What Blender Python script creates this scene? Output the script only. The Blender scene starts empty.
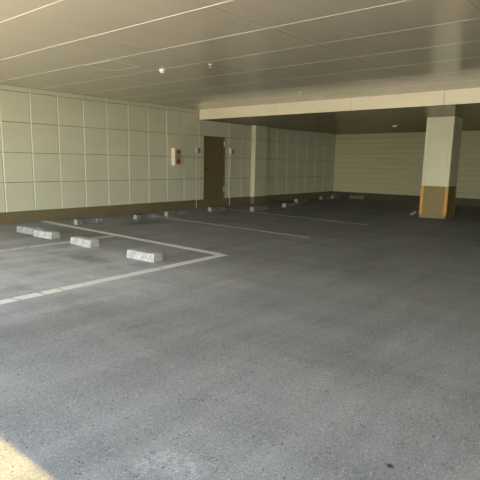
import bpy, bmesh, math, random
from mathutils import Vector, Matrix
random.seed(7)
sc = bpy.context.scene
col = sc.collection
PI = math.pi

# ------------------------------------------------------------------ helpers
def link(o, parent=None):
    col.objects.link(o)
    if parent is not None:
        o.parent = parent
    return o

def obj(name, bm, mats, parent=None, smooth=False):
    me = bpy.data.meshes.new(name)
    bmesh.ops.recalc_face_normals(bm, faces=bm.faces)
    bm.to_mesh(me); bm.free()
    if not isinstance(mats, (list, tuple)):
        mats = [mats]
    for m in mats:
        me.materials.append(m)
    if smooth:
        for p in me.polygons:
            p.use_smooth = True
    return link(bpy.data.objects.new(name, me), parent)

def tag(o, label=None, cat=None, group=None, kind=None):
    if label: o['label'] = label
    if cat: o['category'] = cat
    if group: o['group'] = group
    if kind: o['kind'] = kind
    return o

def thing(name, label, cat, loc=(0, 0, 0), rz=0.0, group=None):
    o = bpy.data.objects.new(name, None)
    o.empty_display_size = 0.1
    o.location = loc; o.rotation_euler = (0, 0, rz)
    link(o)
    return tag(o, label, cat, group)

def struct(name, bm, m, parent=None, label=None, smooth=False):
    o = obj(name, bm, m, parent, smooth)
    if parent is None:
        tag(o, label, None, None, 'structure')
    return o

def box(bm, x0, x1, y0, y1, z0, z1, mi=0, bev=0.0, seg=1):
    vs = [bm.verts.new((x, y, z)) for x in (x0, x1) for y in (y0, y1) for z in (z0, z1)]
    idx = [(0, 1, 3, 2), (4, 6, 7, 5), (0, 4, 5, 1), (2, 3, 7, 6), (0, 2, 6, 4), (1, 5, 7, 3)]
    fs = []
    for i in idx:
        f = bm.faces.new([vs[k] for k in i]); f.material_index = mi; fs.append(f)
    if bev > 0:
        es = list({e for f in fs for e in f.edges})
        bmesh.ops.bevel(bm, geom=es, offset=bev, segments=seg, affect='EDGES', profile=0.5)
    return bm

def quad(bm, pts, mi=0):
    f = bm.faces.new([bm.verts.new(p) for p in pts]); f.material_index = mi
    return f

def cyl(bm, c, r, h, axis='z', seg=20, r2=None):
    m = Matrix.Translation(Vector(c))
    if axis == 'x': m = m @ Matrix.Rotation(PI / 2, 4, 'Y')
    if axis == 'y': m = m @ Matrix.Rotation(PI / 2, 4, 'X')
    bmesh.ops.create_cone(bm, cap_ends=True, segments=seg, radius1=r, radius2=r if r2 is None else r2, depth=h, matrix=m)
    return bm

def lathe(bm, prof, c, axis='z', seg=24):
    rings = []
    for (r, h) in prof:
        ring = []
        for k in range(seg):
            a = 2 * PI * k / seg
            p = Vector((r * math.cos(a), r * math.sin(a), h))
            if axis == '-y':
                p = Vector((p.x, -p.z, p.y))
            ring.append(bm.verts.new(p + Vector(c)))
        rings.append(ring)
    for a, b in zip(rings, rings[1:]):
        for k in range(seg):
            bm.faces.new((a[k], a[(k + 1) % seg], b[(k + 1) % seg], b[k]))
    bm.faces.new(rings[0]); bm.faces.new(rings[-1])
    return bm

# ------------------------------------------------------------------ materials
def mat(name, color, rough=0.6, spec=0.5, var=0.06, vscale=(2, 2, 2), bump=0.0, bscale=60.0, metal=0.0, coat=0.0, fine=0.0, fscale=300):
    m = bpy.data.materials.new(name); m.use_nodes = True
    n = m.node_tree.nodes; l = m.node_tree.links
    b = n['Principled BSDF']
    b.inputs['Roughness'].default_value = rough
    b.inputs['Specular IOR Level'].default_value = spec
    b.inputs['Metallic'].default_value = metal
    b.inputs['Coat Weight'].default_value = coat
    b.inputs['Coat Roughness'].default_value = 0.12
    tc = n.new('ShaderNodeTexCoord')
    mp = n.new('ShaderNodeMapping'); mp.inputs['Scale'].default_value = vscale
    l.new(tc.outputs['Object'], mp.inputs['Vector'])
    no = n.new('ShaderNodeTexNoise'); no.inputs['Scale'].default_value = 1.0; no.inputs['Detail'].default_value = 6
    l.new(mp.outputs[0], no.inputs['Vector'])
    rp = n.new('ShaderNodeMapRange')
    rp.inputs['From Min'].default_value = 0.3; rp.inputs['From Max'].default_value = 0.7
    rp.inputs['To Min'].default_value = 1 - var; rp.inputs['To Max'].default_value = 1 + var
    l.new(no.outputs['Fac'], rp.inputs['Value'])
    sc_ = n.new('ShaderNodeVectorMath'); sc_.operation = 'SCALE'
    sc_.inputs[0].default_value = color
    l.new(rp.outputs[0], sc_.inputs['Scale'])
    out = sc_.outputs[0]
    if fine > 0:
        n2 = n.new('ShaderNodeTexNoise'); n2.inputs['Scale'].default_value = fscale; n2.inputs['Detail'].default_value = 2
        l.new(tc.outputs['Object'], n2.inputs['Vector'])
        r2 = n.new('ShaderNodeMapRange'); r2.inputs['From Min'].default_value = 0.3; r2.inputs['From Max'].default_value = 0.7
        r2.inputs['To Min'].default_value = 1 - fine; r2.inputs['To Max'].default_value = 1 + fine
        l.new(n2.outputs['Fac'], r2.inputs['Value'])
        s2 = n.new('ShaderNodeVectorMath'); s2.operation = 'SCALE'
        l.new(out, s2.inputs[0]); l.new(r2.outputs[0], s2.inputs['Scale']); out = s2.outputs[0]
    l.new(out, b.inputs['Base Color'])
    if bump > 0:
        nb = n.new('ShaderNodeTexNoise'); nb.inputs['Scale'].default_value = bscale; nb.inputs['Detail'].default_value = 4
        l.new(tc.outputs['Object'], nb.inputs['Vector'])
        bp = n.new('ShaderNodeBump'); bp.inputs['Strength'].default_value = bump; bp.inputs['Distance'].default_value = 0.01
        l.new(nb.outputs['Fac'], bp.inputs['Height']); l.new(bp.outputs[0], b.inputs['Normal'])
    return m

def asphalt():
    m = bpy.data.materials.new('asphalt'); m.use_nodes = True
    n = m.node_tree.nodes; l = m.node_tree.links
    b = n['Principled BSDF']
    tc = n.new('ShaderNodeTexCoord')
    def noise(scale, detail=4, rough=0.5, mapping=None, rot=0.0):
        t = n.new('ShaderNodeTexNoise'); t.inputs['Scale'].default_value = scale
        t.inputs['Detail'].default_value = detail; t.inputs['Roughness'].default_value = rough
        if mapping:
            mp = n.new('ShaderNodeMapping'); mp.inputs['Scale'].default_value = mapping; mp.inputs['Rotation'].default_value = (0, 0, rot)
            l.new(tc.outputs['Object'], mp.inputs['Vector']); l.new(mp.outputs[0], t.inputs['Vector'])
        else:
            l.new(tc.outputs['Object'], t.inputs['Vector'])
        return t.outputs['Fac']
    def rng(v, a, c, lo, hi):
        r = n.new('ShaderNodeMapRange'); r.inputs['From Min'].default_value = a; r.inputs['From Max'].default_value = c
        r.inputs['To Min'].default_value = lo; r.inputs['To Max'].default_value = hi
        l.new(v, r.inputs['Value']); return r.outputs[0]
    def mul(a, c):
        t = n.new('ShaderNodeMath'); t.operation = 'MULTIPLY'; l.new(a, t.inputs[0]); l.new(c, t.inputs[1]); return t.outputs[0]
    def add(a, c):
        t = n.new('ShaderNodeMath'); t.operation = 'ADD'; l.new(a, t.inputs[0]); l.new(c, t.inputs[1]); return t.outputs[0]
    big = rng(noise(0.45, 5, 0.55), 0.3, 0.7, 0.88, 1.12)
    streak = rng(noise(1.0, 6, 0.65, (0.35, 2.2, 1), 0.12), 0.3, 0.72, 0.80, 1.20)
    streak2 = rng(noise(1.0, 6, 0.65, (2.4, 0.35, 1), -0.2), 0.3, 0.72, 0.88, 1.13)
    gr = rng(noise(110, 3, 0.8), 0.3, 0.7, 0.55, 1.45)
    gr2 = rng(noise(42, 4, 0.75), 0.3, 0.7, 0.80, 1.20)
    vo = n.new('ShaderNodeTexVoronoi'); vo.inputs['Scale'].default_value = 75
    l.new(tc.outputs['Object'], vo.inputs['Vector'])
    light = mul(rng(vo.outputs['Distance'], 0.16, 0.30, 1.0, 0.0), rng(noise(30, 1), 0.50, 0.60, 0, 1.0))
    vo2 = n.new('ShaderNodeTexVoronoi'); vo2.inputs['Scale'].default_value = 38
    l.new(tc.outputs['Object'], vo2.inputs['Vector'])
    dark = rng(mul(rng(vo2.outputs['Distance'], 0.14, 0.28, 1.0, 0.0), rng(noise(9, 2), 0.50, 0.58, 0, 1)), 0, 1, 1.0, 0.30)
    worn = rng(mul(rng(noise(1.7, 4, 0.6), 0.62, 0.70, 0, 1), rng(noise(22, 3, 0.7), 0.48, 0.6, 0, 1)), 0, 1, 1.0, 1.30)
    f = mul(mul(mul(mul(big, streak), streak2), mul(gr, gr2)), mul(dark, worn))
    # worn, stained and broad lighter places, each where it lies on the floor
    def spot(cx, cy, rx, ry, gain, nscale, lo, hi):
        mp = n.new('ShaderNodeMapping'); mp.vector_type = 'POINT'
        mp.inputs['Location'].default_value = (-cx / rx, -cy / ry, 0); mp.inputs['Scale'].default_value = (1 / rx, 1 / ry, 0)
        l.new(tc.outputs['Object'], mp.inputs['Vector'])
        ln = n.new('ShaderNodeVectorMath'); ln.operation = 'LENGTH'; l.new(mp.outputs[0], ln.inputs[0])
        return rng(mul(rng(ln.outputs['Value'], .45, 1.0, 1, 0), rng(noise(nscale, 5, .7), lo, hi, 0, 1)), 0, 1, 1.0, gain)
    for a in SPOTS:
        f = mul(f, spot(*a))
    f = add(f, light)
    s = n.new('ShaderNodeVectorMath'); s.operation = 'SCALE'
    s.inputs[0].default_value = (0.216, 0.223, 0.221)
    l.new(f, s.inputs['Scale']); l.new(s.outputs[0], b.inputs['Base Color'])
    b.inputs['Roughness'].default_value = 0.72
    b.inputs['Specular IOR Level'].default_value = 0.35
    bp = n.new('ShaderNodeBump'); bp.inputs['Strength'].default_value = 0.35; bp.inputs['Distance'].default_value = 0.004
    l.new(add(gr, mul(gr2, gr2)), bp.inputs['Height']); l.new(bp.outputs[0], b.inputs['Normal'])
    return m

def paint_mat(name, color, wear):
    # road paint worn through to the asphalt in flecks and a few cross cracks
    m = bpy.data.materials.new(name); m.use_nodes = True
    n = m.node_tree.nodes; l = m.node_tree.links
    b = n['Principled BSDF']; b.inputs['Roughness'].default_value = 0.6
    tc = n.new('ShaderNodeTexCoord')
    t = n.new('ShaderNodeTexNoise'); t.inputs['Scale'].default_value = 9; t.inputs['Detail'].default_value = 8; t.inputs['Roughness'].default_value = 0.75
    l.new(tc.outputs['Object'], t.inputs['Vector'])
    r = n.new('ShaderNodeMapRange'); r.inputs['From Min'].default_value = wear; r.inputs['From Max'].default_value = wear + 0.14
    l.new(t.outputs['Fac'], r.inputs['Value'])
    mx = n.new('ShaderNodeMix'); mx.data_type = 'RGBA'
    mx.inputs['A'].default_value = (0.20, 0.205, 0.205, 1); mx.inputs['B'].default_value = (*color, 1)
    l.new(r.outputs[0], mx.inputs['Factor']); l.new(mx.outputs['Result'], b.inputs['Base Color'])
    return m

def satin(m, fac, rough):
    # satin sheet metal: a fixed share of mirror-like reflection over the paint
    n = m.node_tree.nodes; l = m.node_tree.links
    b = n['Principled BSDF']; out = n['Material Output']
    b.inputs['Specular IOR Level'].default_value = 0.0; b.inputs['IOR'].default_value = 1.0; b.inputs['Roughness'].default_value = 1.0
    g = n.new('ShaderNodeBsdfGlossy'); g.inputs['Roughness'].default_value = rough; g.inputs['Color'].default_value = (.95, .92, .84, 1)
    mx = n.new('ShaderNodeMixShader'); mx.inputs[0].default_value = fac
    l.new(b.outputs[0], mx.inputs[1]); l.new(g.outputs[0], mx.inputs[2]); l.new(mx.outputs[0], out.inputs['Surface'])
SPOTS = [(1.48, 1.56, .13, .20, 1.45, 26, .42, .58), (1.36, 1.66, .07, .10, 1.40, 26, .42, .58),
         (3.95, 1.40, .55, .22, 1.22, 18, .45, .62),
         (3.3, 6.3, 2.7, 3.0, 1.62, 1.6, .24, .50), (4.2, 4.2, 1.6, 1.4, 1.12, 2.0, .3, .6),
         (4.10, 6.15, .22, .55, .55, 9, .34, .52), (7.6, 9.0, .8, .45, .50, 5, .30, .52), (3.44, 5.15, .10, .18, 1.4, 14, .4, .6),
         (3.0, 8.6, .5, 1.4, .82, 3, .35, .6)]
M = {}
M['asphalt'] = asphalt()
M['wall'] = mat('cream_wall_panel', (0.63, 0.622, 0.465), 0.62, 0.35, 0.03, (0.8, 0.8, 3), 0.15, 45)
M['rwall'] = mat('darkened_side_wall', (0.13, 0.12, 0.085), 0.7)  # unseen wall, darkened to keep light off faces turned its way
M['lit_chamfer'] = mat('lit_joint_chamfer', (0.68, 0.67, 0.51), 0.5)  # side chamfers lightened to stand for light caught in the grooves
M['joint'] = mat('panel_joint_sealant', (0.23, 0.21, 0.14), 0.8)
M['siding'] = mat('cream_siding', (0.50, 0.475, 0.29), 0.6, 0.35, 0.03, (0.5, 0.5, 6), 0.1, 30)
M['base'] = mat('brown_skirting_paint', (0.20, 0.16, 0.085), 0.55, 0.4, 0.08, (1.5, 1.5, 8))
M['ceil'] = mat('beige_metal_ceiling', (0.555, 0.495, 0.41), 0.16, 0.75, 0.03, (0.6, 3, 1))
M['ceil_trim'] = mat('lit_edge_joiner', (0.72, 0.69, 0.60), 0.35, 0.5, 0.02)  # tone lightened for the light caught along panel edges
M['ceil_gap'] = mat('dark_ceiling_gap', (0.12, 0.10, 0.07), 0.6)
M['fascia'] = mat('beige_fascia', (0.88, 0.79, 0.58), 0.4, 0.4, 0.03, (1, 1, 4))
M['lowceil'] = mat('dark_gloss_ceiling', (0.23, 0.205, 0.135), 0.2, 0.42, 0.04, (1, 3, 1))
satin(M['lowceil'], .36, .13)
M['column'] = mat('cream_column_panel', (0.70, 0.67, 0.47), 0.55, 0.4, 0.03, (1, 1, 3), 0.1, 50)
M['colbase'] = mat('brown_column_paint', (0.24, 0.175, 0.06), 0.5, 0.4, 0.06, (4, 4, 4))
M['guard'] = mat('ochre_corner_guard', (0.60, 0.30, 0.04), 0.45, 0.4, 0.1, (6, 6, 6))
M['base_far'] = mat('shaded_skirting_paint', (0.07, 0.055, 0.028), 0.55, 0.4, 0.08, (1.5, 1.5, 8))  # same brown skirting, darkened for the weak light at the back
M['door'] = mat('dark_brown_door', (0.17, 0.132, 0.066), 0.45, 0.45, 0.04)
M['steel'] = mat('brushed_steel', (0.62, 0.60, 0.52), 0.35, 0.5, 0.04, metal=0.6)
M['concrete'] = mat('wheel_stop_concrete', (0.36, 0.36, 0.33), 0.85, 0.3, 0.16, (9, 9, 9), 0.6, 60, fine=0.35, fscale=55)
M['concrete_d'] = mat('shaded_stop_concrete', (0.20, 0.20, 0.18), 0.85, 0.3, 0.25, (9, 9, 9), 0.6, 60, fine=0.2, fscale=60)  # weathered concrete, darkened for the shade on the long sides
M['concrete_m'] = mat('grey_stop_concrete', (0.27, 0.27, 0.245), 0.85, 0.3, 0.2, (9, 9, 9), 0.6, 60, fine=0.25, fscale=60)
M['end_conc'] = mat('lit_concrete_end', (0.34, 0.34, 0.31), 0.8, 0.3, 0.1, (9, 9, 9))  # end faces lightened to stand for light from the open front
M['paint'] = paint_mat('white_line_paint', (0.64, 0.65, 0.61), 0.29)
M['paint_worn'] = paint_mat('worn_line_paint', (0.52, 0.525, 0.49), 0.37)
M['white'] = mat('white_plastic', (0.85, 0.84, 0.78), 0.35, 0.5, 0.02)
M['cream_case'] = mat('cream_alarm_case', (0.78, 0.70, 0.55), 0.4, 0.5, 0.03)
M['pinkplate'] = mat('pale_alarm_plate', (0.42, 0.31, 0.24), 0.45, 0.5, 0.05)
M['pinkplate2'] = mat('faded_red_plate', (0.42, 0.20, 0.16), 0.5)
M['red'] = mat('red_alarm_plastic', (0.30, 0.028, 0.022), 0.35, 0.5, 0.05)
M['dark'] = mat('dark_plastic', (0.045, 0.04, 0.03), 0.5)
M['pipe'] = mat('cream_conduit', (0.66, 0.62, 0.46), 0.45, 0.5, 0.04)
M['greybox'] = mat('grey_beige_box', (0.42, 0.38, 0.27), 0.5, 0.4, 0.04)
M['litter'] = mat('crumpled_foil', (0.42, 0.42, 0.41), 0.35, 0.5, 0.2, (20, 20, 20), metal=0.3)
M['stone'] = mat('pale_stone', (0.36, 0.36, 0.34), 0.8, 0.3, 0.1)
M['stone_d'] = mat('dark_stone', (0.03, 0.03, 0.03), 0.8, 0.3, 0.1)
M['pavement'] = mat('bounce_paving', (0.90, 0.88, 0.82), 0.85, 0.3, 0.06, (1, 1, 1), fine=0.1, fscale=120)  # unseen paving, made very pale to bounce light indoors

# ------------------------------------------------------------------ dimensions (metres)
YL = 10.865      # left wall face
XB = 19.68       # back wall face
XS = 11.27       # ceiling step
ZC = 2.962       # front ceiling
ZL = 2.668       # lower ceiling
YR = -4.7        # right wall, unseen, set close to cut side light
XE = -0.5        # open edge of the building
XG = 0.25        # asphalt ends, unseen bounce paving begins
ZB = 0.25        # skirting height
H = 0.65         # panel course
W = 0.6803; X0 = 5.173
PX0, PX1 = 13.86, 14.56   # pilaster / column row

# ------------------------------------------------------------------ setting: floor
bm = bmesh.new()
box(bm, XG, XB + 0.2, YR - 0.2, YL + 0.2, -0.2, 0.0)
struct('floor', bm, M['asphalt'], label='grey speckled asphalt floor of the parking bay')
bm = bmesh.new()
box(bm, -150, XG, -150, 150, -0.2, -0.002)
struct('ground', bm, M['pavement'], label='unseen pale paving outside the open front, added to bounce light')

# ------------------------------------------------------------------ setting: left wall, panelled
def panel(bm, xa, xb, za, zb, y):
    """one cladding panel facing -y with wide side chamfers and narrow top and bottom ones"""
    d, cx, cz = 0.013, 0.017, 0.006
    f = [(xa + cx, y, za + cz), (xb - cx, y, za + cz), (xb - cx, y, zb - cz), (xa + cx, y, zb - cz)]
    k = [(xa + .002, y + d, za + .001), (xb - .002, y + d, za + .001), (xb - .002, y + d, zb - .001), (xa + .002, y + d, zb - .001)]
    fv = [bm.verts.new(p) for p in f]; kv = [bm.verts.new(p) for p in k]
    bm.faces.new(fv)
    for i in range(4):
        ff = bm.faces.new((kv[i], kv[(i + 1) % 4], fv[(i + 1) % 4], fv[i]))
        ff.material_index = 1 if i in (0, 2) else 2

def clad(bm, xs, zs, y):
    for xa, xb in zip(xs, xs[1:]):
        for za, zb in zip(zs, zs[1:]):
            if za < 0.26 and 11.2 < (xa + xb) / 2 < 0: continue
            panel(bm, xa, xb, za, zb, y)

zs_front = [ZB + H * k for k in range(5)] + [ZC]
joints = [X0 + W * k for k in range(-9, 23)]
DX0, DX1, DZ0, DZ1 = 11.49, 12.47, 0.235, 2.195
def sub_panels(bm, xa, xb, za, zb, y):
    # cut around the door opening
    if xb <= DX0 or xa >= DX1 or zb <= DZ0 or za >= DZ1:
        panel(bm, xa, xb, za, zb, y); return
    if xa < DX0 - .03: panel(bm, xa, DX0, za, zb, y)
    if xb > DX1 + .03: panel(bm, DX1, xb, za, zb, y)
    if zb > DZ1 + .03: panel(bm, max(xa, DX0), min(xb, DX1), DZ1, zb, y)

bm = bmesh.new()
xs = [XE] + [x for x in joints if XE + .1 < x < XS - .05] + [XS]
for xa, xb in zip(xs, xs[1:]):
    for za, zb in zip(zs_front, zs_front[1:]):
        if xa < DX0 < xb + .2 and False: continue
        sub_panels(bm, xa, xb, za, zb, YL)
zs_low = [ZB + H * k for k in range(4)] + [ZL]
last = XS
xs = [XS] + [x for x in joints if XS + .05 < x < PX0 - .05] + [PX0]
for xa, xb in zip(xs, xs[1:]):
    for za, zb in zip(zs_low, zs_low[1:]):
        sub_panels(bm, xa, xb, za, zb, YL)
xs = [PX1] + [x for x in [X0 + W * k for k in range(14, 22)] if x < XB - .05] + [XB]
for xa, xb in zip(xs, xs[1:]):
    for za, zb in zip(zs_low, zs_low[1:]):
        panel(bm, xa, xb, za, zb, YL)
# backing slab, in pieces round the door recess
for (xa, xb, za, zb) in ((XE, DX0, 0, 3.3), (DX1, XB + .2, 0, 3.3), (DX0, DX1, 0, DZ0), (DX0, DX1, DZ1, 3.3)):
    box(bm, xa, xb, YL + .014, YL + .20, za, zb, 1)
box(bm, DX0, DX1, YL + .09, YL + .20, DZ0, DZ1, 1)
struct('wall_left', bm, [M['wall'], M['joint'], M['lit_chamfer']], label='long cream panelled wall with a grid of joints')

# pilaster on the wall in line with the column
PD = 0.165
bm = bmesh.new()
for za, zb in zip(zs_low, zs_low[1:]):
    panel(bm, PX0, PX1, za, zb, YL - PD)
quad(bm, [(PX0, YL + .01, ZB), (PX0, YL - PD + .01, ZB), (PX0, YL - PD + .01, ZL), (PX0, YL + .01, ZL)])
quad(bm, [(PX1, YL + .01, ZB), (PX1, YL - PD + .01, ZB), (PX1, YL - PD + .01, ZL), (PX1, YL + .01, ZL)])
struct('wall_left_pilaster', bm, [M['wall'], M['joint'], M['lit_chamfer']], label='shallow cream pilaster on the panelled wall')

# skirting boards
bm = bmesh.new()
T = 0.018
box(bm, XE, PX0, YL - T, YL + .01, 0, ZB)
box(bm, PX0 - T, PX1 + T, YL - PD - T, YL + .01, 0, ZB)
box(bm, PX1, XB, YL - T, YL + .01, 0, ZB)
struct('baseboard_left', bm, M['base'], label='brown painted skirting along the panelled wall')
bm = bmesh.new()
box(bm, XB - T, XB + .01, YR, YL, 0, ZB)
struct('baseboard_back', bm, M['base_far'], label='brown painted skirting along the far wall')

# ------------------------------------------------------------------ back wall, horizontal siding
bm = bmesh.new()
z = ZB; P = 0.2035
while z < ZL - .01:
    z1 = min(z + P, ZL)
    quad(bm, [(XB - .003, YR, z), (XB - .003, YL, z), (XB - .003, YL, z1 - .014), (XB - .003, YR, z1 - .014)])
    quad(bm, [(XB - .003, YR, z1 - .014), (XB - .003, YL, z1 - .014), (XB + .008, YL, z1 - .005), (XB + .008, YR, z1 - .005)])
    quad(bm, [(XB + .008, YR, z1 - .005), (XB + .008, YL, z1 - .005), (XB - .003, YL, z1), (XB - .003, YR, z1)], 1)
    z = z1
box(bm, XB + .013, XB + .2, YR, YL + .2, 0, 3.3, 1)
struct('wall_back', bm, [M['siding'], M['joint']], label='far cream wall of horizontal boards')
bm = bmesh.new()
box(bm, XE, XB + .2, YR - .2, YR, 0, 3.3)
struct('wall_right', bm, M['rwall'], label='unseen dark side wall, set close to cut side light')

# ------------------------------------------------------------------ ceiling
jx = [XE] + [2.96 + 1.0425 * k for k in range(-3, 8) if 2.96 + 1.0425 * k > XE + .1] + [XS]
jy = [YR, -2.57, -0.47, 1.63, 3.72, 5.82, 7.93, 10.03, YL]
bm = bmesh.new()
g = 0.003
for xa, xb in zip(jx, jx[1:]):
    for ya, yb in zip(jy, jy[1:]):
        # a shallow tray panel whose edges turn up into the gap
        a0, a1, b0, b1 = xa + g, xb - g, ya + g, yb - g
        lo = [bm.verts.new(p) for p in ((a0, b0, ZC), (a1, b0, ZC), (a1, b1, ZC), (a0, b1, ZC))]
        hi = [bm.verts.new((v.co.x, v.co.y, ZC + .02)) for v in lo]
        bm.faces.new(lo)
        for i in range(4):
            bm.faces.new((lo[i], lo[(i + 1) % 4], hi[(i + 1) % 4], hi[i]))
box(bm, XE, XS + .05, YR - .2, YL + .2, ZC + .02, ZC + .34, 1)
struct('ceiling', bm, [M['ceil'], M['ceil_gap']], label='glossy beige metal panel ceiling over the front bays')
# joiner strips between the panel rows, lightened for the light their edges catch
for i, x in enumerate(jx[1:-1]):
    bm = bmesh.new()
    hh = .0035 if x < 4.5 else .0022 if x < 5.5 else .0012  # lower strips further in make the lit lines fade
    vs = [(-.003, ZC + .001), (-.002, ZC - hh), (.002, ZC - hh), (.003, ZC + .001)]
    A = [bm.verts.new((x + a, YR, b)) for a, b in vs]; B = [bm.verts.new((x + a, YL, b)) for a, b in vs]
    for k in range(3):
        bm.faces.new((A[k], A[k + 1], B[k + 1], B[k]))
    bm.faces.new(A); bm.faces.new(B)
    struct('trim_%d' % (i + 3), bm, M['ceil_trim'], label='thin joiner strip across the panel ceiling, lightened for caught light')
# step down to the lower ceiling
bm = bmesh.new()
fy = [YR, -2.57, -0.47, 1.63, 3.72, 5.86, 8.0, YL]
for ya, yb in zip(fy, fy[1:]):
    box(bm, XS, XS + .02, ya + .005, yb - .005, ZL, ZC + .02)
box(bm, XS + .012, XS + .05, YR, YL + .01, ZL + .002, ZC + .05, 1)
struct('trim_1', bm, [M['fascia'], M['ceil_gap']], label='warm beige band where the ceiling steps down')
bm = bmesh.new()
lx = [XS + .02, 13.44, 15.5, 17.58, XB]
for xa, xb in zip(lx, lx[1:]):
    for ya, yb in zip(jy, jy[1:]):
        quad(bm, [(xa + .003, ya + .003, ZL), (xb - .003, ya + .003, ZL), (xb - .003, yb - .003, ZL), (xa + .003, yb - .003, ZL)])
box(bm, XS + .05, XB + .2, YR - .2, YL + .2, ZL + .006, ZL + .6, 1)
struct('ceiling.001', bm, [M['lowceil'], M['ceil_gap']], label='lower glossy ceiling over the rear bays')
# the storey above, and the edge of the slab over the open front
bm = bmesh.new()
box(bm, XE - .12, XE, YR - .2, YL + .2, ZC - .06, 9.0)
box(bm, XE, XB + .2, YR - .2, YL + .2, 3.36, 9.0)
struct('wall_front', bm, M['fascia'], label='upper storey above the open front')

# ------------------------------------------------------------------ column
cx0, cx1, cy0, cy1 = 13.92, 14.62, 4.28, 4.985
t = thing('column', 'square cream column with brown lower part and ochre corners', 'column', ((cx0 + cx1) / 2, (cy0 + cy1) / 2, 0))
hx, hy = (cx1 - cx0) / 2, (cy1 - cy0) / 2
zb = 0.865
bm = bmesh.new()
box(bm, -hx + .012, hx - .012, -hy + .012, hy - .012, 0.02, ZL - .001, 1)
# cladding sheets on each face, narrow corner pieces
for (s, ax) in ((-1, 'x'), (1, 'x'), (-1, 'y'), (1, 'y')):
    h = hx if ax == 'x' else hy; w = hy if ax == 'x' else hx
    for a, b in ((-w, -w + .09), (-w + .094, w - .094), (w - .09, w)):
        if ax == 'x':
            box(bm, min(s * h, s * (h - .013)), max(s * h, s * (h - .013)), a, b, zb, ZL - .001)
        else:
            aa, bb = (a + .013 if a == -w else a), (b - .013 if b == w else b)
            box(bm, aa, bb, min(s * h, s * (h - .013)), max(s * h, s * (h - .013)), zb, ZL - .001)
obj('shaft', bm, [M['column'], M['joint']], t)
bm = bmesh.new()
box(bm, -hx, hx, -hy, hy, 0, zb - .004, 0, .006, 1)
obj('column_base', bm, M['colbase'], t)
for sx in (-1, 1):
    for sy in (-1, 1):
        bm = bmesh.new()
        e, q, th = .006, .075, .006
        X = sx * (hx + e); Y = sy * (hy + e)
        box(bm, *sorted((X, X - sx * th)), *sorted((Y, Y - sy * q)), .09, zb - .005)
        box(bm, *sorted((X - sx * th, X - sx * q)), *sorted((Y, Y - sy * th)), .09, zb - .005)
        obj('corner_guard', bm, M['guard'], t)

# ------------------------------------------------------------------ door
d = bpy.data.objects.new('door_1', None); d.location = (DX0, YL, DZ0); link(d)
tag(d, 'dark brown steel door set in the panelled wall', None, None, 'structure')
dw, dh = DX1 - DX0, DZ1 - DZ0
bm = bmesh.new()
box(bm, 0, .045, -.012, .088, 0, dh); box(bm, dw - .045, dw, -.012, .088, 0, dh)
box(bm, .045, dw - .045, -.012, .088, dh - .045, dh); box(bm, .045, dw - .045, -.004, .088, 0, .02)
obj('door_frame', bm, M['door'], d)
bm = bmesh.new()
box(bm, .049, dw - .049, .006, .046, .024, dh - .049, 0, .002)
leaf = obj('door_leaf', bm, M['door'], d)
bm = bmesh.new()
lathe(bm, [(.028, -.006), (.028, .006), (.012, .012), (.012, .035), (.027, .045), (.027, .062), (.018, .070)], (.125, 0, .97), '-y', 20)
k = obj('door_knob', bm, M['dark'], leaf, True)
for zz in (1.76, .31):
    bm = bmesh.new()
    cyl(bm, (dw - .035, -.016, zz), .013, .15, 'z', 12)
    box(bm, dw - .060, dw - .035, -.006, .006, zz - .07, zz + .07)
    obj('hinge', bm, M['steel'], d)

# ------------------------------------------------------------------ alarm box
t = thing('fire_alarm_box', 'cream wall box with dark lamp above a round red button', 'alarm box', (10.13, YL, 1.30))
bw, bh, bd = .27, .49, .13
bm = bmesh.new()
box(bm, 0, bw, -bd, 0.006, 0, bh, 0, .008, 2)
case = obj('case', bm, M['cream_case'], t)
bm = bmesh.new()
box(bm, .022, bw - .022, -bd - .005, -bd + .002, .025, bh - .025, 0, .003)
obj('face_plate', bm, M['pinkplate'], t)
bm = bmesh.new()
lathe(bm, [(.045, 0), (.045, .010), (.036, .026), (.024, .045), (.010, .055)], (.145, -bd - .005, .385), '-y', 24)
obj('alarm_lamp', bm, M['dark'], t, True)
bm = bmesh.new()
lathe(bm, [(.066, 0), (.066, .014), (.056, .020), (.052, .010), (.028, .010), (.024, .018)], (.140, -bd - .005, .125), '-y', 28)
obj('push_button', bm, M['red'], t, True)
bm = bmesh.new()
box(bm, .09, .20, -bd - .008, -bd - .004, .235, .275, 0, .001)
obj('name_plate', bm, M['pinkplate2'], t)

# ------------------------------------------------------------------ conduits with small boxes, both sides of the door
def outlet(x, label, ztop, bx, zbox):
    t = thing('wall_outlet', label, 'electrical outlet', (x, YL, 0), 0, 'surface outlets beside the brown door')
    bm = bmesh.new()
    cyl(bm, (0, -.036, ztop / 2), .011, ztop, 'z', 14)
    obj('conduit', bm, M['pipe'], t, False)
    bm = bmesh.new()
    box(bm, -.018, .020, -.06, 0, ztop - .15, ztop + .02, 0, .005)
    obj('junction_box', bm, M['pipe'], t)
    bm = bmesh.new()
    box(bm, bx, bx + .10, -.055, 0, zbox, zbox + .15, 0, .006)
    b = obj('back_box', bm, M['greybox'], t)
    bm = bmesh.new()
    box(bm, bx + .014, bx + .042, -.068, -.053, zbox + .035, zbox + .135, 0, .004)
    box(bm, bx + .062, bx + .086, -.068, -.053, zbox + .035, zbox + .135, 0, .004)
    box(bm, bx + .010, bx + .070, -.066, -.053, zbox + .004, zbox + .024, 0, .003)
    obj('dark_bars', bm, M['dark'], b)  # dark upright bars and a lower one in front of the box
    return t
outlet(11.12, 'small outlet box on a thin pipe between alarm box and brown door', 1.84, .05, 1.68)
outlet(12.70, 'small outlet box on a thin pipe between brown door and pilaster', 1.84, .05, 1.68)

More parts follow.
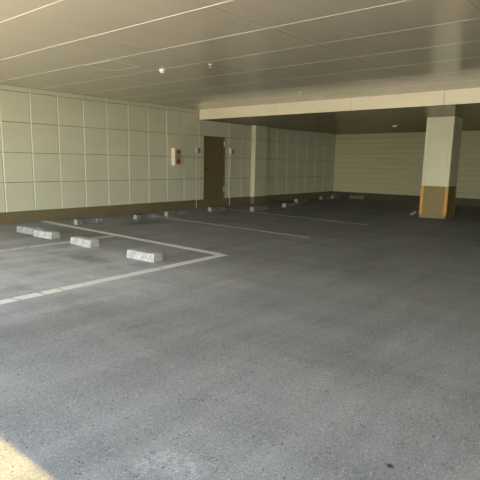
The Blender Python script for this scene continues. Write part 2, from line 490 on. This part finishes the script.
# ------------------------------------------------------------------ ceiling fittings
def detector(name, label, cat, x, y, zc, r, h, mt):
    t = thing(name, label, cat, (x, y, zc))
    bm = bmesh.new()
    lathe(bm, [(r, 0), (r, -h * .3), (r * .92, -h * .42)], (0, 0, 0))
    obj('base_plate', bm, M['white'], t, False)
    bm = bmesh.new()
    lathe(bm, [(r * .80, -h * .42), (r * .80, -h * .62), (r * .62, -h * .9), (r * .3, -h)], (0, 0, 0))
    obj('sensor_head', bm, mt, t, True)
    return t
detector('smoke_detector', 'round white dome detector, largest fitting on the panel ceiling', 'smoke detector', 6.13, 6.80, ZC, .060, .055, M['white'])
detector('smoke_detector', 'tiny white detector on the lower ceiling behind the beige band', 'smoke detector', 16.15, 6.80, ZL, .075, .05, M['white'])
def sprinkler(label, x, y, s):
    t = thing('sprinkler_head', label, 'sprinkler', (x, y, ZC))
    bm = bmesh.new(); lathe(bm, [(.036 * s, 0), (.036 * s, -.006 * s), (.014 * s, -.012 * s)], (0, 0, 0)); obj('escutcheon', bm, M['white'], t)
    bm = bmesh.new(); cyl(bm, (0, 0, -.022 * s), .008 * s, .028 * s, 'z', 10)
    box(bm, -.012 * s, -.008 * s, -.004 * s, .004 * s, -.05 * s, -.012 * s); box(bm, .008 * s, .012 * s, -.004 * s, .004 * s, -.05 * s, -.012 * s)
    obj('frame', bm, M['steel'], t)
    bm = bmesh.new(); lathe(bm, [(.024 * s, -.050 * s), (.024 * s, -.053 * s)], (0, 0, 0)); obj('deflector', bm, M['steel'], t)
    return t
sprinkler('small metal sprinkler on the panel ceiling beside the white dome detector', 6.26, 5.79, 1.0)
sprinkler('small metal sprinkler on the panel ceiling close to the beige band', 9.75, 6.33, 1.3)
# access hatch
t = thing('ceiling_hatch', 'thin-framed square access hatch in the panel ceiling', 'ceiling hatch', (5.39, 7.22, ZC))
bm = bmesh.new()
hx_, hy_ = .31, .35
for a in (-1, 1):
    box(bm, *sorted((a * hx_, a * (hx_ - .012))), -hy_, hy_, -.002, .0)
    box(bm, -hx_ + .012, hx_ - .012, *sorted((a * hy_, a * (hy_ - .012))), -.004, .0)
obj('hatch_frame', bm, M['ceil_trim'], t)
bm = bmesh.new()
box(bm, -hx_ + .018, hx_ - .018, -hy_ + .018, hy_ - .018, -.002, .0)
obj('hatch_panel', bm, M['ceil'], t)

# ------------------------------------------------------------------ painted lines
def line(label, p, q, w, m, cracks=()):
    p = Vector((*p, 0)); q = Vector((*q, 0)); d = (q - p); L = d.length; d.normalize()
    s = Vector((-d.y, d.x, 0)) * (w / 2)
    bm = bmesh.new()
    cuts = [0.0]
    for c in cracks:
        cuts += [c - .012, c + .012]
    cuts.append(L)
    for a, b in zip(cuts[::2], cuts[1::2]):
        n = max(2, int((b - a) / .25))
        prev = None
        for i in range(n + 1):
            u = a + (b - a) * i / n
            j = random.uniform(-.004, .004); sk = random.uniform(-.02, .02) if i in (0, n) and cracks else 0
            c = p + d * u
            row = []
            for sg in (1, -1):
                pt = c + s * sg + Vector((0, j, 0)) + d * (sk * sg)
                row.append((bm.verts.new((pt.x, pt.y, .0015)), bm.verts.new((pt.x, pt.y, .004))))
            if prev:
                bm.faces.new((prev[0][1], row[0][1], row[1][1], prev[1][1]))
                bm.faces.new((prev[0][0], row[0][0], row[0][1], prev[0][1]))
                bm.faces.new((prev[1][0], row[1][0], row[1][1], prev[1][1]))
            prev = row
    o = obj('parking_line', bm, m)
    return tag(o, label, 'parking line', 'painted bay lines on the asphalt')
line('bright white line nearest the camera, running to the line corner', (1.2, 4.77), (5.74, 4.975), .145, M['paint'], (1.13, 1.43, 1.66, 3.15))
line('white line running from the corner towards the wall behind the wheel stops', (5.70, 5.05), (5.97, 10.8), .14, M['paint'])
line('faint line between two bays at the left, ending beside a wheel stop', (1.5, 7.50), (5.72, 7.75), .13, M['paint_worn'])
line('thin worn line running to the wall below the alarm box', (8.28, 5.02), (8.64, 10.1), .10, M['paint_worn'])
line('thin worn line further back, reaching the floor below the pilaster', (11.10, 5.12), (11.62, 10.1), .10, M['paint_worn'])

# ------------------------------------------------------------------ wheel stops
def wheel_stop(label, x, y, rz, L=.60, w=.17, h=.122, dark_sides=False, recess=False, group=None, seed=0):
    rnd = random.Random(seed)
    bm = bmesh.new()
    nx = 15
    prof = [(-w / 2, 0), (-w / 2 + .003, h * .45), (-w / 2 + .009, h - .012), (-w / 2 + .020, h),
            (w / 2 - .020, h), (w / 2 - .009, h - .012), (w / 2 - .003, h * .45), (w / 2, 0)]
    rings = []
    for i in range(nx + 1):
        u = -L / 2 + L * i / nx
        e = .003 if i in (0, nx) else 0
        ring = []
        for j, (a, b) in enumerate(prof):
            k = 1.0
            if recess and 4 <= i <= 11 and j in (0, 1, 2):
                a += .03
            jx_ = rnd.uniform(-.0035, .0035) if b > 0 else 0
            jz = rnd.uniform(-.005, .003) if b > h * .5 else 0
            if b > h * .8 and rnd.random() < .08: jz -= .010
            ring.append(bm.verts.new((u + (e if i == 0 else -e if i == nx else 0) * (b / h), a + jx_, max(0, b + jz))))
        rings.append(ring)
    for A, B in zip(rings, rings[1:]):
        for j in range(len(prof) - 1):
            bm.faces.new((A[j], A[j + 1], B[j + 1], B[j]))
        bm.faces.new((A[-1], A[0], B[0], B[-1]))
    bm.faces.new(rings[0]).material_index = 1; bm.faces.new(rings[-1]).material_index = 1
    side = M['concrete_m'] if dark_sides == 'mid' else M['concrete_d'] if dark_sides else M['concrete']  # long-side tone; the darkest stands for shade
    o = obj('wheel_stop', bm, [side, M['end_conc'] if dark_sides else M['concrete']])
    o.location = (x, y, 0); o.rotation_euler = (0, 0, rz)
    return tag(o, label, 'wheel stop', group)
G = 'concrete wheel stops of the bays'
y90 = PI / 2
wheel_stop('whitish wheel stop closest to the camera, alone inside the corner of the lines', 4.63, 5.555, y90 + .02, seed=1, group=G)
wheel_stop('pale wheel stop on the faint line, second closest to the camera', 4.73, 7.21, y90 - .02, .61, seed=2, group=G)
wheel_stop('pale wheel stop just behind the faint line, nearer one of a close pair', 4.74, 8.44, y90 + .03, .61, seed=3, group=G)
wheel_stop('greyish wheel stop farthest left, outer one of a close pair', 4.79, 9.19, y90 + .03, .60, dark_sides='mid', seed=4, group=G)
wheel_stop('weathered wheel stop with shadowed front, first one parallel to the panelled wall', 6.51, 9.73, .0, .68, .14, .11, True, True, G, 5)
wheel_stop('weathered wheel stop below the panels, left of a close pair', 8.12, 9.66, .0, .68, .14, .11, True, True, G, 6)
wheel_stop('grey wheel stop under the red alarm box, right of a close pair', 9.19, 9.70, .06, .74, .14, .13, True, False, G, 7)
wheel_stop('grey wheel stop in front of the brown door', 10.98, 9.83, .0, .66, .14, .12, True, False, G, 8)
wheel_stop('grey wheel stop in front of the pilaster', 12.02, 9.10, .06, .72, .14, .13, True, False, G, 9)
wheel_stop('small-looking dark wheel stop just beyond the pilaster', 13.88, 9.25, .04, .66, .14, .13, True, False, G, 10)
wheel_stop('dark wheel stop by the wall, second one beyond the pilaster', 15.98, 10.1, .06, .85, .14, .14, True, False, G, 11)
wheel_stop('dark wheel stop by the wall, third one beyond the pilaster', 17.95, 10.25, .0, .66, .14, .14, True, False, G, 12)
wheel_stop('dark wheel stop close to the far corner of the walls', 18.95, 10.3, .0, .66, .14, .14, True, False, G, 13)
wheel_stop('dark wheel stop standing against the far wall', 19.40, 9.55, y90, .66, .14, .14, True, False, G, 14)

# ------------------------------------------------------------------ small loose bits
def lump(name, label, cat, x, y, s, m, seed):
    rnd = random.Random(seed)
    bm = bmesh.new()
    bmesh.ops.create_icosphere(bm, subdivisions=2, radius=1.0)
    for v in bm.verts:
        k = 1 + rnd.uniform(-.25, .25)
        v.co = Vector((v.co.x * s[0] * k, v.co.y * s[1] * k, v.co.z * s[2] * k))
    mn = min(v.co.z for v in bm.verts)
    for v in bm.verts: v.co.z -= mn
    o = obj(name, bm, m); o.location = (x, y, 0)
    return tag(o, label, cat)
o = lump('crumpled_wrapper', 'crumpled silvery wrapper on the floor beside the column', 'litter', 14.22, 5.25, (.12, .05, .06), M['litter'], 3)
o.rotation_euler = (0, 0.35, 2.75)
lump('stone', 'small pale stone on the asphalt outside the line corner', 'stone', 4.44, 4.47, (.018, .024, .010), M['stone'], 4)
lump('stone', 'small dark stone alone on the nearest asphalt', 'stone', 2.13, .80, (.012, .016, .006), M['stone_d'], 5)

# ------------------------------------------------------------------ light
w = bpy.data.worlds.new('sky'); sc.world = w; w.use_nodes = True
n = w.node_tree.nodes; l = w.node_tree.links
bg = n['Background']
tcw = n.new('ShaderNodeTexCoord'); sep = n.new('ShaderNodeSeparateXYZ')
l.new(tcw.outputs['Generated'], sep.inputs[0])
rampw = n.new('ShaderNodeValToRGB')
e = rampw.color_ramp.elements
e[0].position = 0.0; e[0].color = (1.45, 1.40, 1.18, 1)      # hazy bright horizon
e[1].position = 1.0; e[1].color = (0.16, 0.25, 0.42, 1)      # deeper blue overhead
m1 = rampw.color_ramp.elements.new(0.25); m1.color = (0.62, 0.76, 0.95, 1)
l.new(sep.outputs['Z'], rampw.inputs['Fac']); l.new(rampw.outputs[0], bg.inputs['Color'])
bg.inputs['Strength'].default_value = 6.0
sd = bpy.data.lights.new('sun', 'SUN'); sd.energy = 10.0; sd.angle = math.radians(.7); sd.color = (1.0, .74, .26)
so = bpy.data.objects.new('sun', sd); link(so)
zlip = ZC - .06
ray = Vector((1.03 - (XE - .12), -.55, -zlip)).normalized()
so.rotation_euler = ray.to_track_quat('-Z', 'Y').to_euler(); so.location = (-6, 3, 12)

# ------------------------------------------------------------------ camera
f, yaw, pit, rol, cxp, cyp, H0 = 500.853, 0.70848, -0.17813, 0.01528, 227.583, 253.113, 1.3936
cam = bpy.data.cameras.new('camera'); co = bpy.data.objects.new('camera', cam); link(co)
fw = Vector((math.cos(pit) * math.cos(yaw), math.cos(pit) * math.sin(yaw), math.sin(pit)))
r = Vector((math.sin(yaw), -math.cos(yaw), 0)); u = r.cross(fw)
r2 = r * math.cos(rol) + u * math.sin(rol); u2 = -r * math.sin(rol) + u * math.cos(rol)
co.matrix_world = Matrix(((r2.x, u2.x, -fw.x, 0), (r2.y, u2.y, -fw.y, 0), (r2.z, u2.z, -fw.z, H0), (0, 0, 0, 1)))
cam.sensor_width = 36; cam.lens = f / 480 * 36
cam.shift_x = (240 - cxp) / 480; cam.shift_y = (cyp - 240) / 480
cam.clip_start = .05; cam.clip_end = 200
sc.camera = co

sc.view_settings.view_transform = 'Standard'; sc.view_settings.look = 'None'
sc.view_settings.gamma = 1; sc.view_settings.use_curve_mapping = False
sc.view_settings.exposure = 0.22
sc.cycles.max_bounces = 12; sc.cycles.diffuse_bounces = 8; sc.cycles.use_denoising = True
